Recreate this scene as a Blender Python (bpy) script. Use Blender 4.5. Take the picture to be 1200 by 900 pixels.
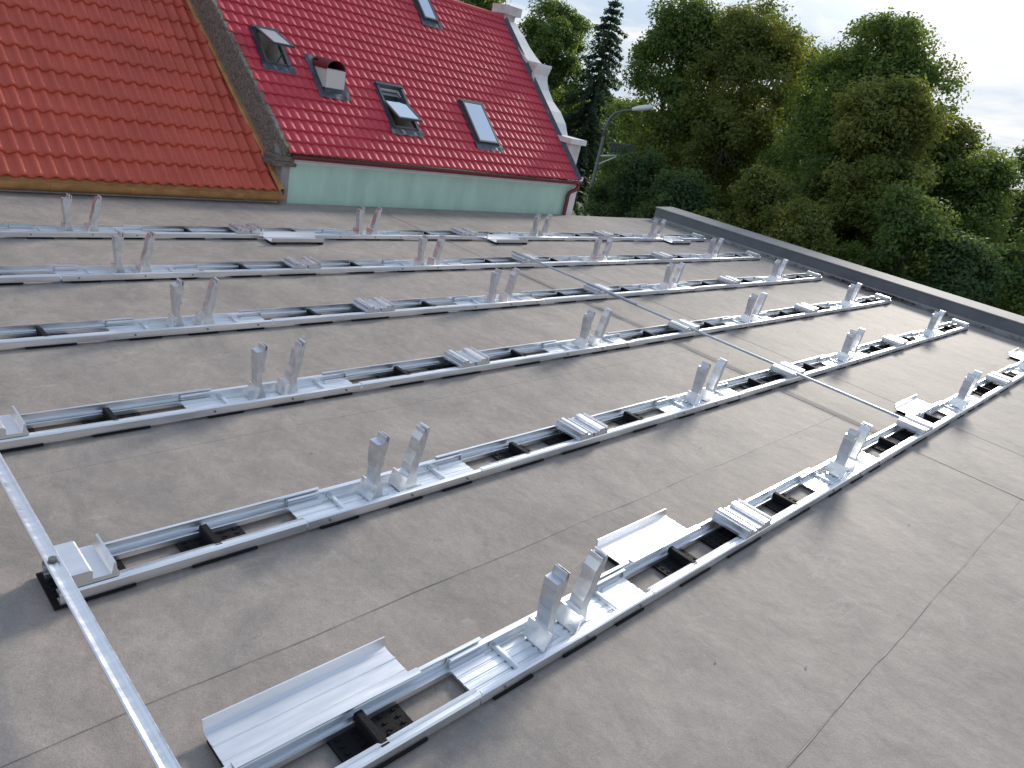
import bpy, bmesh, math, random
import numpy as np
from mathutils import Vector, Matrix
rad = math.radians
SC = bpy.context.scene
for o in list(bpy.data.objects): bpy.data.objects.remove(o)
COL = SC.collection

# ------------------------------------------------------------------ camera
YAW, PITCH, ROLL = 0.85731, 0.38150, 0.21804
CAM = Vector((-2.0989, -1.2430, 2.0025))
fw = Vector((math.sin(YAW)*math.cos(PITCH), math.cos(YAW)*math.cos(PITCH), -math.sin(PITCH)))
r0 = Vector((math.cos(YAW), -math.sin(YAW), 0)); u0 = r0.cross(fw)
rt = math.cos(ROLL)*r0 + math.sin(ROLL)*u0
up = -math.sin(ROLL)*r0 + math.cos(ROLL)*u0
cam = bpy.data.cameras.new('camera'); cam.sensor_width = 36; cam.lens = 862.86/1200*36
cam.clip_start = .05; cam.clip_end = 2000
co = bpy.data.objects.new('camera', cam); COL.objects.link(co)
m = Matrix((rt, up, -fw)).transposed().to_4x4(); m.translation = CAM
co.matrix_world = m; SC.camera = co

# ------------------------------------------------------------------ world, sun, exposure
SUN_AZ, SUN_EL = 74.0, 21.0           # azimuth measured from +Y towards +X
W = bpy.data.worlds.new('World'); SC.world = W; W.use_nodes = True
nt = W.node_tree; nt.nodes.clear()
def N(tree, typ, **kw):
    n = tree.nodes.new(typ)
    for k, v in kw.items():
        if k.startswith('_'): setattr(n, k[1:], v)
        else: n.inputs[k.replace('__', ' ')].default_value = v
    return n
sky = N(nt, 'ShaderNodeTexSky', _sky_type='NISHITA', _sun_disc=False, _sun_elevation=rad(SUN_EL),
        _sun_rotation=rad(SUN_AZ), _altitude=100, _air_density=1.0, _dust_density=1.0, _ozone_density=1.0)
tc = N(nt, 'ShaderNodeTexCoord')
sep = N(nt, 'ShaderNodeSeparateXYZ'); nt.links.new(tc.outputs['Generated'], sep.inputs[0])
mz = N(nt, 'ShaderNodeMath', _operation='MAXIMUM'); nt.links.new(sep.outputs[2], mz.inputs[0]); mz.inputs[1].default_value = 0
az = N(nt, 'ShaderNodeMath', _operation='ADD'); nt.links.new(mz.outputs[0], az.inputs[0]); az.inputs[1].default_value = .12
dv = N(nt, 'ShaderNodeVectorMath', _operation='DIVIDE'); nt.links.new(tc.outputs['Generated'], dv.inputs[0])
cb = N(nt, 'ShaderNodeCombineXYZ')
for i in range(3): nt.links.new(az.outputs[0], cb.inputs[i])
nt.links.new(cb.outputs[0], dv.inputs[1])
cn = N(nt, 'ShaderNodeTexNoise', Scale=1.5, Detail=7.0, Roughness=.56, Distortion=.35); nt.links.new(dv.outputs[0], cn.inputs['Vector'])
cr = N(nt, 'ShaderNodeValToRGB'); nt.links.new(cn.outputs[0], cr.inputs[0])
cr.color_ramp.elements[0].position = .40; cr.color_ramp.elements[1].position = .66
cr.color_ramp.elements[0].color = (.97, .97, .97, 1); cr.color_ramp.elements[1].color = (.99, .99, .99, 1)
mx = N(nt, 'ShaderNodeMix', _data_type='RGBA')
vl = N(nt, 'ShaderNodeMapRange'); nt.links.new(mz.outputs[0], vl.inputs[0])
vl.inputs[1].default_value = .10; vl.inputs[2].default_value = .75; vl.inputs[3].default_value = 1.0; vl.inputs[4].default_value = .34
vm_ = N(nt, 'ShaderNodeMath', _operation='MULTIPLY'); nt.links.new(cr.outputs[0], vm_.inputs[0]); nt.links.new(vl.outputs[0], vm_.inputs[1])
nt.links.new(vm_.outputs[0], mx.inputs[0]); nt.links.new(sky.outputs[0], mx.inputs[6])
cc = N(nt, 'ShaderNodeValToRGB'); nt.links.new(cn.outputs[0], cc.inputs[0])
cc.color_ramp.elements[0].position = .41; cc.color_ramp.elements[0].color = (2.25, 2.80, 3.50, 1)
cc.color_ramp.elements[1].position = .63; cc.color_ramp.elements[1].color = (4.1, 4.1, 4.15, 1)
nt.links.new(cc.outputs[0], mx.inputs[7])
bg = N(nt, 'ShaderNodeBackground', Strength=.12); nt.links.new(mx.outputs[2], bg.inputs[0])
wo = N(nt, 'ShaderNodeOutputWorld'); nt.links.new(bg.outputs[0], wo.inputs[0])

sd = Vector((math.sin(rad(SUN_AZ))*math.cos(rad(SUN_EL)), math.cos(rad(SUN_AZ))*math.cos(rad(SUN_EL)), math.sin(rad(SUN_EL))))
sl = bpy.data.lights.new('sun', 'SUN'); sl.energy = 1.9; sl.angle = rad(10); sl.color = (1, .93, .82)
so = bpy.data.objects.new('sun', sl); COL.objects.link(so)
so.rotation_euler = sd.to_track_quat('Z', 'Y').to_euler(); so.location = sd*30

SC.view_settings.view_transform = 'Standard'; SC.view_settings.look = 'None'
SC.view_settings.exposure = 1.0; SC.view_settings.gamma = 1
SC.render.engine = 'CYCLES'

# ------------------------------------------------------------------ materials
def mat(name, col, rough=.6, metal=0.0, var=0.0, vscale=6.0, col2=None, bump=0.0, bscale=60.0, stretch=(1, 1, 1), rvar=0.0, spec=.5):
    M = bpy.data.materials.new(name); M.use_nodes = True; t = M.node_tree
    p = t.nodes['Principled BSDF']
    p.inputs['Roughness'].default_value = rough; p.inputs['Metallic'].default_value = metal
    p.inputs['Base Color'].default_value = (*col, 1); p.inputs['Specular IOR Level'].default_value = spec
    tcn = N(t, 'ShaderNodeTexCoord'); mp = N(t, 'ShaderNodeMapping'); mp.inputs['Scale'].default_value = stretch
    geo = N(t, 'ShaderNodeNewGeometry')
    t.links.new(geo.outputs['Position'], mp.inputs[0])
    if var or col2:
        n = N(t, 'ShaderNodeTexNoise', Scale=vscale, Detail=6.0, Roughness=.6); t.links.new(mp.outputs[0], n.inputs['Vector'])
        x = N(t, 'ShaderNodeValToRGB'); t.links.new(n.outputs[0], x.inputs[0])
        x.color_ramp.elements[0].position = .33; x.color_ramp.elements[1].position = .67
        c2 = col2 if col2 else tuple(c*(1+var) for c in col)
        c1 = col if col2 else tuple(c*(1-var) for c in col)
        x.color_ramp.elements[0].color = (*c1, 1); x.color_ramp.elements[1].color = (*c2, 1)
        t.links.new(x.outputs[0], p.inputs['Base Color'])
        if rvar:
            mr = N(t, 'ShaderNodeMapRange'); t.links.new(n.outputs[0], mr.inputs[0])
            mr.inputs[1].default_value = .3; mr.inputs[2].default_value = .7
            mr.inputs[3].default_value = rough-rvar; mr.inputs[4].default_value = rough+rvar
            t.links.new(mr.outputs[0], p.inputs['Roughness'])
    if bump:
        nb = N(t, 'ShaderNodeTexNoise', Scale=bscale, Detail=4.0); t.links.new(mp.outputs[0], nb.inputs['Vector'])
        b = N(t, 'ShaderNodeBump', Strength=bump, Distance=.01); t.links.new(nb.outputs[0], b.inputs['Height'])
        t.links.new(b.outputs[0], p.inputs['Normal'])
    return M

def felt():
    M = bpy.data.materials.new('roof felt'); M.use_nodes = True; t = M.node_tree; p = t.nodes['Principled BSDF']
    g = N(t, 'ShaderNodeNewGeometry')
    oi = N(t, 'ShaderNodeObjectInfo')
    def noise(s, d=6, r=.6, st=(1, 1, 1), dist=0.0):
        mp = N(t, 'ShaderNodeMapping'); mp.inputs['Scale'].default_value = st; t.links.new(g.outputs['Position'], mp.inputs[0])
        n = N(t, 'ShaderNodeTexNoise', Scale=s, Detail=float(d), Roughness=r, Distortion=dist); t.links.new(mp.outputs[0], n.inputs['Vector']); return n
    def ramp(n, a, b, c0, c1):
        x = N(t, 'ShaderNodeValToRGB'); t.links.new(n.outputs[0], x.inputs[0]); e = x.color_ramp.elements
        e[0].position = a; e[1].position = b; e[0].color = (*c0, 1); e[1].color = (*c1, 1); return x
    def mix(bt, fac, A, B):
        x = N(t, 'ShaderNodeMix', _data_type='RGBA', _blend_type=bt)
        if isinstance(fac, float): x.inputs[0].default_value = fac
        else: t.links.new(fac, x.inputs[0])
        t.links.new(A, x.inputs[6]); t.links.new(B, x.inputs[7]); return x.outputs[2]
    big = ramp(noise(.55, 5, .62, dist=.6), .34, .68, (.290, .258, .230), (.356, .314, .280))
    mid = ramp(noise(2.6, 9, .72, (1, .7, 1), .7), .30, .72, (.72, .74, .76), (1.18, 1.15, 1.12))
    c = mix('MULTIPLY', 1.0, big.outputs[0], mid.outputs[0])
    fin = ramp(noise(16, 9, .78, (1, .8, 1), .8), .28, .72, (.83, .83, .84), (1.15, 1.145, 1.14))
    c = mix('MULTIPLY', 1.0, c, fin.outputs[0])
    scr = ramp(noise(7, 8, .7, (.35, 1.5, 1), 1.2), .60, .74, (0, 0, 0), (1, 1, 1))       # pale scuffs
    pale = N(t, 'ShaderNodeRGB'); pale.outputs[0].default_value = (.46, .45, .43, 1)
    sc = N(t, 'ShaderNodeMath', _operation='MULTIPLY'); t.links.new(scr.outputs[0], sc.inputs[0]); sc.inputs[1].default_value = .45
    c = mix('MIX', sc.outputs[0], c, pale.outputs[0])
    dst = ramp(noise(1.3, 9, .75, (1, 1, 1), .9), .62, .80, (0, 0, 0), (1, 1, 1))          # old puddle stains
    dk = N(t, 'ShaderNodeRGB'); dk.outputs[0].default_value = (.215, .205, .196, 1)
    ds = N(t, 'ShaderNodeMath', _operation='MULTIPLY'); t.links.new(dst.outputs[0], ds.inputs[0]); ds.inputs[1].default_value = .42
    c = mix('MIX', ds.outputs[0], c, dk.outputs[0])
    gr = ramp(noise(170, 3, .8), .25, .75, (.80, .80, .80), (1.2, 1.2, 1.2))                # mineral grain
    c = mix('MULTIPLY', 1.0, c, gr.outputs[0])
    fl = ramp(noise(38, 4, .7), .735, .76, (0, 0, 0), (1, 1, 1))                            # dark flecks
    fs = N(t, 'ShaderNodeMath', _operation='MULTIPLY'); t.links.new(fl.outputs[0], fs.inputs[0]); fs.inputs[1].default_value = .5
    c = mix('MIX', fs.outputs[0], c, dk.outputs[0])
    rv = N(t, 'ShaderNodeMapRange'); t.links.new(oi.outputs['Random'], rv.inputs[0]); rv.inputs[3].default_value = .965; rv.inputs[4].default_value = 1.03
    vm = N(t, 'ShaderNodeVectorMath', _operation='SCALE'); t.links.new(c, vm.inputs[0]); t.links.new(rv.outputs[0], vm.inputs['Scale'])
    t.links.new(vm.outputs[0], p.inputs['Base Color'])
    p.inputs['Roughness'].default_value = .72; p.inputs['Specular IOR Level'].default_value = .35
    n1 = noise(230, 2, .7); n2 = noise(5, 5, .6)
    b1 = N(t, 'ShaderNodeBump', Strength=.35, Distance=.003); t.links.new(n1.outputs[0], b1.inputs['Height'])
    b2 = N(t, 'ShaderNodeBump', Strength=.35, Distance=.02); t.links.new(n2.outputs[0], b2.inputs['Height'])
    t.links.new(b1.outputs[0], b2.inputs['Normal']); t.links.new(b2.outputs[0], p.inputs['Normal'])
    return M

def leafmat(name, dark, midc, light):
    M = bpy.data.materials.new(name); M.use_nodes = True; t = M.node_tree; t.nodes.clear()
    at = N(t, 'ShaderNodeAttribute', _attribute_name='tint')
    x = N(t, 'ShaderNodeValToRGB'); t.links.new(at.outputs['Fac'], x.inputs[0])
    e = x.color_ramp.elements; e[0].color = (*dark, 1); e[1].color = (*light, 1); k = e.new(.5); k.color = (*midc, 1)
    d = N(t, 'ShaderNodeBsdfPrincipled', Roughness=.55); d.inputs['Specular IOR Level'].default_value = .3
    tr = N(t, 'ShaderNodeBsdfTranslucent')
    t.links.new(x.outputs[0], d.inputs['Base Color'])
    hs = N(t, 'ShaderNodeMix', _data_type='RGBA', _blend_type='MULTIPLY'); hs.inputs[0].default_value = 1
    t.links.new(x.outputs[0], hs.inputs[6]); hs.inputs[7].default_value = (1.25, 1.2, .5, 1)
    t.links.new(hs.outputs[2], tr.inputs[0])
    ms = N(t, 'ShaderNodeMixShader'); ms.inputs[0].default_value = .55
    t.links.new(d.outputs[0], ms.inputs[1]); t.links.new(tr.outputs[0], ms.inputs[2])
    o = N(t, 'ShaderNodeOutputMaterial'); t.links.new(ms.outputs[0], o.inputs[0])
    return M

M_FELT = felt()
M_BIT = mat('bitumen', (.25, .225, .20), .6, var=.3, vscale=14)
M_ALU = mat('mill aluminium', (.84, .86, .88), .36, 1.0, var=.09, vscale=9, stretch=(.3, 3, 3), rvar=.12, bump=.05, bscale=90)
M_ALU2 = mat('brushed aluminium', (.68, .70, .73), .40, 1.0, var=.10, vscale=24, stretch=(2, .6, 1), rvar=.10)
M_XR = mat('dull aluminium rail', (.46, .50, .56), .42, 1.0, var=.08, vscale=9)
M_GALV = mat('pale aluminium sheet', (.80, .81, .83), .42, 1.0, var=.05, vscale=8, stretch=(.4, 3, 3), rvar=.08)
M_BLK = mat('black plastic', (.010, .010, .011), .75, spec=.2, bump=.3, bscale=120)
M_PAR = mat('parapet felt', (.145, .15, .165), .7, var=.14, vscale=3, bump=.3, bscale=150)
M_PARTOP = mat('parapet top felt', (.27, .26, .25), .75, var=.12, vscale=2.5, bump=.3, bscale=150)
M_OTILE = mat('orange red coated steel', (.54, .098, .060), .46, var=.10, vscale=1.7, spec=.35)
M_RTILE = mat('crimson coated steel', (.53, .050, .072), .58, var=.09, vscale=2.0, spec=.4)
M_OCHRE = mat('ochre gutter', (.42, .21, .075), .5, var=.22, vscale=7, bump=.1, bscale=30)
M_GREEN = mat('mint render', (.47, .64, .53), .85, var=.09, vscale=3.0, stretch=(1.6, 1, .5), bump=.3, bscale=120)
M_WHITE = mat('white render', (.72, .70, .68), .8, var=.08, vscale=4, bump=.2, bscale=60)
M_WHITE2 = mat('weathered white render', (.70, .64, .62), .85, col2=(.52, .44, .43), vscale=4.5, bump=.25, bscale=60)
M_MAROON = mat('maroon gutter', (.16, .018, .020), .4)
M_STONE = mat('pebble dash', (.085, .070, .055), .95, col2=(.27, .235, .195), vscale=30, bump=1.0, bscale=40)
M_GREYW = mat('old grey render', (.26, .25, .26), .9, col2=(.34, .32, .32), vscale=9, bump=.4, bscale=60)
M_BROWN = mat('mossy stone', (.11, .085, .065), .9, col2=(.2, .165, .135), vscale=18, bump=.8, bscale=50)
M_DGREY = mat('lead grey flashing', (.075, .085, .10), .45, metal=.3, var=.25, vscale=20)
M_FRAME = mat('dark window frame', (.06, .065, .072), .4)
M_LINING = mat('window lining', (.62, .60, .56), .7)
M_PINE = mat('pine reveal', (.34, .16, .07), .6, var=.2, vscale=20)
M_GLASS = mat('sky reflecting glass', (.60, .66, .70), .06, 1.0)
M_GLASS2 = mat('frosted glass', (.50, .54, .56), .35, .3)  # pale base and raised roughness, for the propped skylight's pane
M_HOUSE = mat('plain render', (.45, .42, .38), .9, var=.08, vscale=1.5)
M_BARK = mat('bark', (.055, .043, .033), .9, col2=(.10, .085, .07), vscale=9, stretch=(3, 3, .6), bump=.6, bscale=20)
M_POLE = mat('galvanised pole', (.16, .165, .165), .6, .3, var=.1, vscale=6)
M_LAMP = mat('lamp housing', (.72, .73, .72), .4)
M_NAVY = mat('dark floodlight', (.012, .014, .035), .4)
M_GRASS = mat('grass', (.055, .075, .022), .95, col2=(.12, .115, .04), vscale=.35, bump=.8, bscale=8)
M_ROAD = mat('asphalt', (.05, .05, .052), .9, var=.1, vscale=2)
M_PATH = mat('paving', (.26, .25, .23), .9, var=.1, vscale=2)
L_OAK = leafmat('leaves green', (0.084, 0.144, 0.052), (0.164, 0.241, 0.078), (0.293, 0.345, 0.113))
L_OLV = leafmat('leaves olive', (0.111, 0.148, 0.048), (0.197, 0.241, 0.076), (0.360, 0.329, 0.103))
L_DRK = leafmat('leaves dark', (0.060, 0.112, 0.056), (0.111, 0.180, 0.083), (0.185, 0.249, 0.103))
L_CON = leafmat('needles', (0.039, 0.075, 0.062), (0.069, 0.120, 0.092), (0.120, 0.172, 0.120))
L_YEL = leafmat('leaves yellow', (.16, .12, .02), (.30, .22, .03), (.42, .33, .05))

# ------------------------------------------------------------------ helpers
def mesh(name, v, f, mt=None, smooth=False):
    me = bpy.data.meshes.new(name); me.from_pydata([tuple(map(float, p)) for p in v], [], [tuple(q) for q in f]); me.update()
    if mt: me.materials.append(mt)
    if smooth:
        me.shade_smooth()
    return me
def link(name, me, parent=None, loc=(0, 0, 0), rz=0.0):
    o = bpy.data.objects.new(name, me); COL.objects.link(o); o.location = loc
    if rz: o.rotation_euler = (0, 0, rz)
    if parent: o.parent = parent
    return o
def tag(o, label=None, cat=None, group=None, kind=None):
    if label: o['label'] = label
    if cat: o['category'] = cat
    if group: o['group'] = group
    if kind: o['kind'] = kind
    return o
def empty(name, loc=(0, 0, 0)):
    o = bpy.data.objects.new(name, None); COL.objects.link(o); o.location = loc; o.empty_display_size = .2; return o
class MB:
    def __init__(s): s.v = []; s.f = []
    def add(s, v, f):
        k = len(s.v); s.v += [tuple(p) for p in v]; s.f += [tuple(i+k for i in q) for q in f]; return s
    def box(s, x0, x1, y0, y1, z0, z1):
        return s.add([(x0, y0, z0), (x1, y0, z0), (x1, y1, z0), (x0, y1, z0), (x0, y0, z1), (x1, y0, z1), (x1, y1, z1), (x0, y1, z1)],
                     [(0, 3, 2, 1), (4, 5, 6, 7), (0, 1, 5, 4), (1, 2, 6, 5), (2, 3, 7, 6), (3, 0, 4, 7)])
    def prism(s, prof, axis, a, b):
        """prof: 2D points; axis 'x': (y,z) extruded along x; 'y': (x,z) along y; 'z': (x,y) along z"""
        def P(q, t):
            return (t, q[0], q[1]) if axis == 'x' else ((q[0], t, q[1]) if axis == 'y' else (q[0], q[1], t))
        n = len(prof); v = [P(q, a) for q in prof]+[P(q, b) for q in prof]
        f = [(i, (i+1) % n, n+(i+1) % n, n+i) for i in range(n)]+[tuple(range(n))[::-1], tuple(range(n, 2*n))]
        return s.add(v, f)
    def tube(s, pts, rads, n=8, cap=True):
        pts = [Vector(p) for p in pts]; base = len(s.v); prev = None
        for i, p in enumerate(pts):
            d = (pts[min(i+1, len(pts)-1)]-pts[max(i-1, 0)]).normalized()
            a = Vector((0, 0, 1)) if abs(d.z) < .9 else Vector((1, 0, 0))
            if prev is not None: a = prev
            x = d.cross(a).normalized(); y = d.cross(x).normalized(); prev = -y if False else a
            for k in range(n):
                t = 2*math.pi*k/n; s.v.append(tuple(p+(x*math.cos(t)+y*math.sin(t))*rads[i]))
        for i in range(len(pts)-1):
            for k in range(n):
                a = base+i*n+k; b = base+i*n+(k+1) % n; s.f.append((a, b, b+n, a+n))
        if cap:
            s.f.append(tuple(range(base, base+n))[::-1]); e = base+(len(pts)-1)*n; s.f.append(tuple(range(e, e+n)))
        return s
    def mesh(s, name, mt, smooth=False, fix=True):
        me = mesh(name, s.v, s.f, mt)
        if fix:
            bm = bmesh.new(); bm.from_mesh(me); bmesh.ops.recalc_face_normals(bm, faces=bm.faces); bm.to_mesh(me); bm.free()
        if smooth: me.shade_smooth()
        return me
    def obj(s, name, mt, parent=None, loc=(0, 0, 0), smooth=False):
        return link(name, s.mesh(name, mt, smooth), parent, loc)
RNG = np.random.default_rng(7); random.seed(7)

# ------------------------------------------------------------------ ground
GZ = -6.0
me = mesh('ground', [(-400, -400, GZ), (700, -400, GZ), (700, 700, GZ), (-400, 700, GZ)], [(0, 1, 2, 3)], M_GRASS)
tag(link('ground', me), kind='structure')
me = mesh('road', [(13.5, -60, GZ+.02), (18.5, -60, GZ+.02), (18.5, 120, GZ+.02), (13.5, 120, GZ+.02)], [(0, 1, 2, 3)], M_ROAD)
tag(link('road', me), kind='structure')
pv = MB().box(12.2, 13.5, -60, 120, GZ, GZ+.13).box(18.5, 20.0, -60, 120, GZ, GZ+.13)
tag(pv.obj('pavement', M_PATH), kind='structure')

# ------------------------------------------------------------------ the flat roof and its building
EDGE = 7.44; XL, XP, YN = -7.0, 11.12, -7.0
b = MB().box(XL, XP+.62, YN, EDGE-.02, GZ+.01, -.03)
fb = b.obj('flat_roof_building', M_HOUSE)
tag(fb, 'low building whose grey felt flat roof carries the aluminium rail rows', 'building')
roof = empty('flat_roof', (0, 0, 0)); tag(roof, kind='structure')
ysm = [YN, -5.0, -3.62, -2.23, -.84, .54, 2.05, 3.45, 4.85, 6.2, EDGE]
def sheet(x0, x1, y0, y1, z):
    # gently uneven thin felt sheet, joggled edges
    nx = max(2, int((x1-x0)/.25)); ny = max(2, int((y1-y0)/.25)); v = []; f = []
    for j in range(ny+1):
        for i in range(nx+1):
            x = x0+(x1-x0)*i/nx; y = y0+(y1-y0)*j/ny
            w = .0005*math.sin(x*2.3+y*1.1)+.0004*math.sin(x*.9-y*3.1+1)
            jx = .003*math.sin(y*3.7+x0*9)*(1 if i in (0, nx) else 0); jy = .003*math.sin(x*3.1+y0*7)*(1 if j in (0, ny) else 0)
            v.append((x+jx, y+jy, z+w))
    for j in range(ny):
        for i in range(nx):
            a = j*(nx+1)+i; f.append((a, a+1, a+nx+2, a+nx+1))
    k = len(v); ring = [i for i in range(nx+1)]+[(nx+1)*(j+1)+nx for j in range(ny)]+[(nx+1)*ny+i for i in range(nx-1, -1, -1)]+[(nx+1)*j for j in range(ny-1, 0, -1)]
    for i in ring: v.append((v[i][0], v[i][1], -.028))
    n = len(ring)
    for i in range(n): f.append((ring[i], k+i, k+(i+1) % n, ring[(i+1) % n]))
    return mesh('membrane_sheet', v, f, M_FELT)
XS = 4.15
for i in range(len(ysm)-1):
    link('membrane_sheet', sheet(XL, XS+.02, ysm[i]-(.03 if i else 0), ysm[i+1], -.0018 if i % 2 else -.001), roof)
xs = [XS, 5.24, 8.40, XP]
for i in range(len(xs)-1):
    link('membrane_sheet', sheet(xs[i]-.03, xs[i+1], YN, EDGE, .0012 if i % 2 else .0005), roof)
def bead(p0, p1, w, seed):
    rr = random.Random(seed); n = max(4, int((Vector(p1)-Vector(p0)).length/.12)); d = (Vector(p1)-Vector(p0)).normalized(); s = Vector((-d.y, d.x, 0))
    v = []; f = []
    for i in range(n+1):
        c = Vector(p0)+(Vector(p1)-Vector(p0))*(i/n); c += s*(.004*math.sin(i*.7+seed)+.003*(rr.random()-.5))
        ww = w*max(.05, .9*rr.random()-.15+.5*math.sin(i*.13+seed)); v += [tuple(c-s*ww), tuple(c+Vector((0, 0, .0009))), tuple(c+s*ww)]
    for i in range(n): a = i*3; f += [(a, a+3, a+4, a+1), (a+1, a+4, a+5, a+2)]
    return mesh('seam_bead', v, f, M_BIT)
for i, y in enumerate(ysm[1:-1]):
    if not -1 < y < .6: continue
    y -= .03 if i % 2 else -.001
    link('seam_bead', bead((XL, y, .0005), (XS, y, .0005), .0022, i+3), roof)
for i, x in enumerate(xs[:2]):
    link('seam_bead', bead((x-.03, YN, 0.0022), (x-.03, EDGE, .0022), .0016, i+40), roof)

pr = empty('parapet', (XP, 0, 0)); tag(pr, 'low grey felt covered parapet along the roof edge facing the trees', 'parapet')
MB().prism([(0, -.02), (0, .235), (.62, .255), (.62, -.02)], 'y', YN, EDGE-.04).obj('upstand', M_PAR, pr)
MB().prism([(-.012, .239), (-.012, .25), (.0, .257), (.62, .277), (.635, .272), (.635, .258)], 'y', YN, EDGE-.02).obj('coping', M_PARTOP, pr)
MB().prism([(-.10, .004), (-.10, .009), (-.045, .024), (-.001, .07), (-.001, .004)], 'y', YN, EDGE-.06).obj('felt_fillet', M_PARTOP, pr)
# old leaves swept against the upstand
v = []; f = []
for i in range(900):
    yy = random.choice([random.gauss(3.0, .35), random.gauss(2.5, .25), random.uniform(0, 7)]); xx = XP-.05-abs(random.gauss(0, .05)); s = random.uniform(.012, .03)
    a = random.uniform(0, 6.28); c = Vector((xx, yy, .03+random.uniform(0, .03))); e1 = Vector((math.cos(a), math.sin(a), random.uniform(-.4, .4)))*s; e2 = Vector((-math.sin(a), math.cos(a), random.uniform(-.4, .4)))*s*.6
    k = len(v); v += [c-e1, c-e2, c+e1, c+e2]; f.append((k, k+1, k+2, k+3))
tag(link('leaf_litter', mesh('leaf_litter', v, f, M_BROWN)), 'dead brown leaves swept along the foot of the parapet', 'leaves', kind='stuff')

b = MB()
for i in range(150):
    x = random.uniform(-2.5, 10.5); y = random.uniform(-2.5, 7.0); r_ = random.choice([.003, .004, .005, .007])*random.uniform(.7, 1.4); a = random.uniform(0, 6.28)
    b.add([(x+r_*math.cos(a+t), y+r_*math.sin(a+t)*.8, .0035) for t in (0, 1.6, 3.1, 4.6)]+[(x, y, .0035+r_*.8)], [(0, 1, 4), (1, 2, 4), (2, 3, 4), (3, 0, 4), (3, 2, 1, 0)])
tag(b.obj('roof_grit', M_WHITE2), 'scattered crumbs of grit lying on the flat roof', 'grit', kind='stuff')

# ------------------------------------------------------------------ aluminium rail rows
PX, RY = 2.9902, 1.1625
FRONT = [(-.060, .016), (-.060, .055), (-.054, .063), (-.041, .064), (-.040, .059), (-.034, .059), (-.033, .0635), (-.016, .058), (-.014, .050), (-.051, .050), (-.051, .022), (-.022, .022), (-.022, .016)]
REAR = [(.150, .016), (.150, .076), (.135, .077), (.135, .071), (.144, .070), (.144, .040), (.128, .036), (.128, .024), (.112, .024), (.112, .036), (.104, .037), (.102, .016)]
TRAY = [(-.059, .014), (-.059, .056), (-.052, .060), (-.038, .060), (-.038, .056), (-.052, .054), (-.052, .024)]
for k in range(5):
    y = -.042+k*.037
    TRAY += [(y, .0215), (y+.006, .0215), (y+.008, .0245), (y+.033, .0245)]
TRAY += [(.133, .024), (.133, .060), (.118, .061), (.118, .066), (.141, .066), (.141, .014)]
_len = {}
def ext(name, prof, L, mt):
    k = (name, round(L, 3))
    if k not in _len: _len[k] = MB().prism(prof, 'x', 0, L).mesh(name, mt)
    return _len[k]
TRL = .53
m_tray = MB().prism(TRAY, 'x', -TRL, TRL).mesh('base_tray', M_ALU)
# upright: an extrusion with base flange, gusset, stem and clamp head
UP = [(-.070, 0), (-.072, .004), (-.060, .006), (-.041, .10), (-.045, .155), (-.049, .192), (-.0455, .194), (-.0455, .196), (-.0495, .198), (-.054, .235), (-.058, .296), (-.0545, .298), (-.0545, .301), (-.058, .303), (-.057, .336), (-.018, .340), (-.015, .372), (-.009, .376), (-.004, .372), (-.007, .340), (.001, .338),
      (.005, .372), (.010, .369), (.006, .300), (.0005, .270), (-.006, .262), (-.004, .222), (.002, .212), (-.004, .196), (-.016, .188), (-.012, .120), (.000, .085), (.022, .004), (.060, .003), (.060, 0)]
UP = [(x, z*.90) for x, z in UP]
m_upA = MB().prism(UP, 'y', .012, .078).mesh('upright', M_ALU2)
UPB = [(.062, 0), (.062, .004), (.030, .006), (.012, .10), (.022, .165), (.038, .245), (.044, .310), (.052, .366), (.047, .374), (.036, .372), (.030, .344), (.024, .344), (.022, .362), (.016, .362), (.012, .340), (-.004, .300),
       (-.012, .230), (-.020, .195), (-.032, .150), (-.034, .100), (-.066, .060), (-.070, .004), (-.078, .003), (-.078, 0)]
UPB = [(x, z*.90) for x, z in UPB]
m_upB = MB().prism(UPB, 'y', .012, .078).mesh('upright', M_ALU2)
m_gus = MB().prism([(-.064, .005), (-.047, .085), (-.038, .083), (-.052, .005)], 'y', -.018, .104).mesh('gusset', M_ALU)
m_bar = MB().prism([(-.010, 0), (-.010, .014), (-.004, .016), (.006, .016), (.010, .013), (.010, 0)], 'y', -.050, .131).mesh('cross_bar', M_ALU)
m_bolt = MB().prism([(.006*math.cos(t*math.pi/3), .006*math.sin(t*math.pi/3)) for t in range(6)], 'y', -.066, -.058).mesh('bolt', M_POLE)
def padmesh(lx):
    b = MB().box(-lx/2, lx/2, -.067, .156, .006, .0152)
    n = int(lx/.05)
    for i in range(n):
        for j in range(5):
            x = -lx/2+(i+.5)*lx/n; y = -.03+j*.03; b.box(x-.007, x+.007, y-.005, y+.005, .0152, .020)
    return b.mesh('support_pad', M_BLK)
m_pad = padmesh(.27); m_padL = padmesh(.36); m_padS = padmesh(.20)
m_clip = MB().prism([(-.016, .0155), (-.016, .058), (-.010, .062), (.014, .062), (.018, .056), (.018, .0155)], 'y', -.050, .118).box(.03, .038, -.01, -.002, .0155, .062).box(.018, .05, -.02, .0, .0155, .024).mesh('pad_clip', M_BLK)
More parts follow.
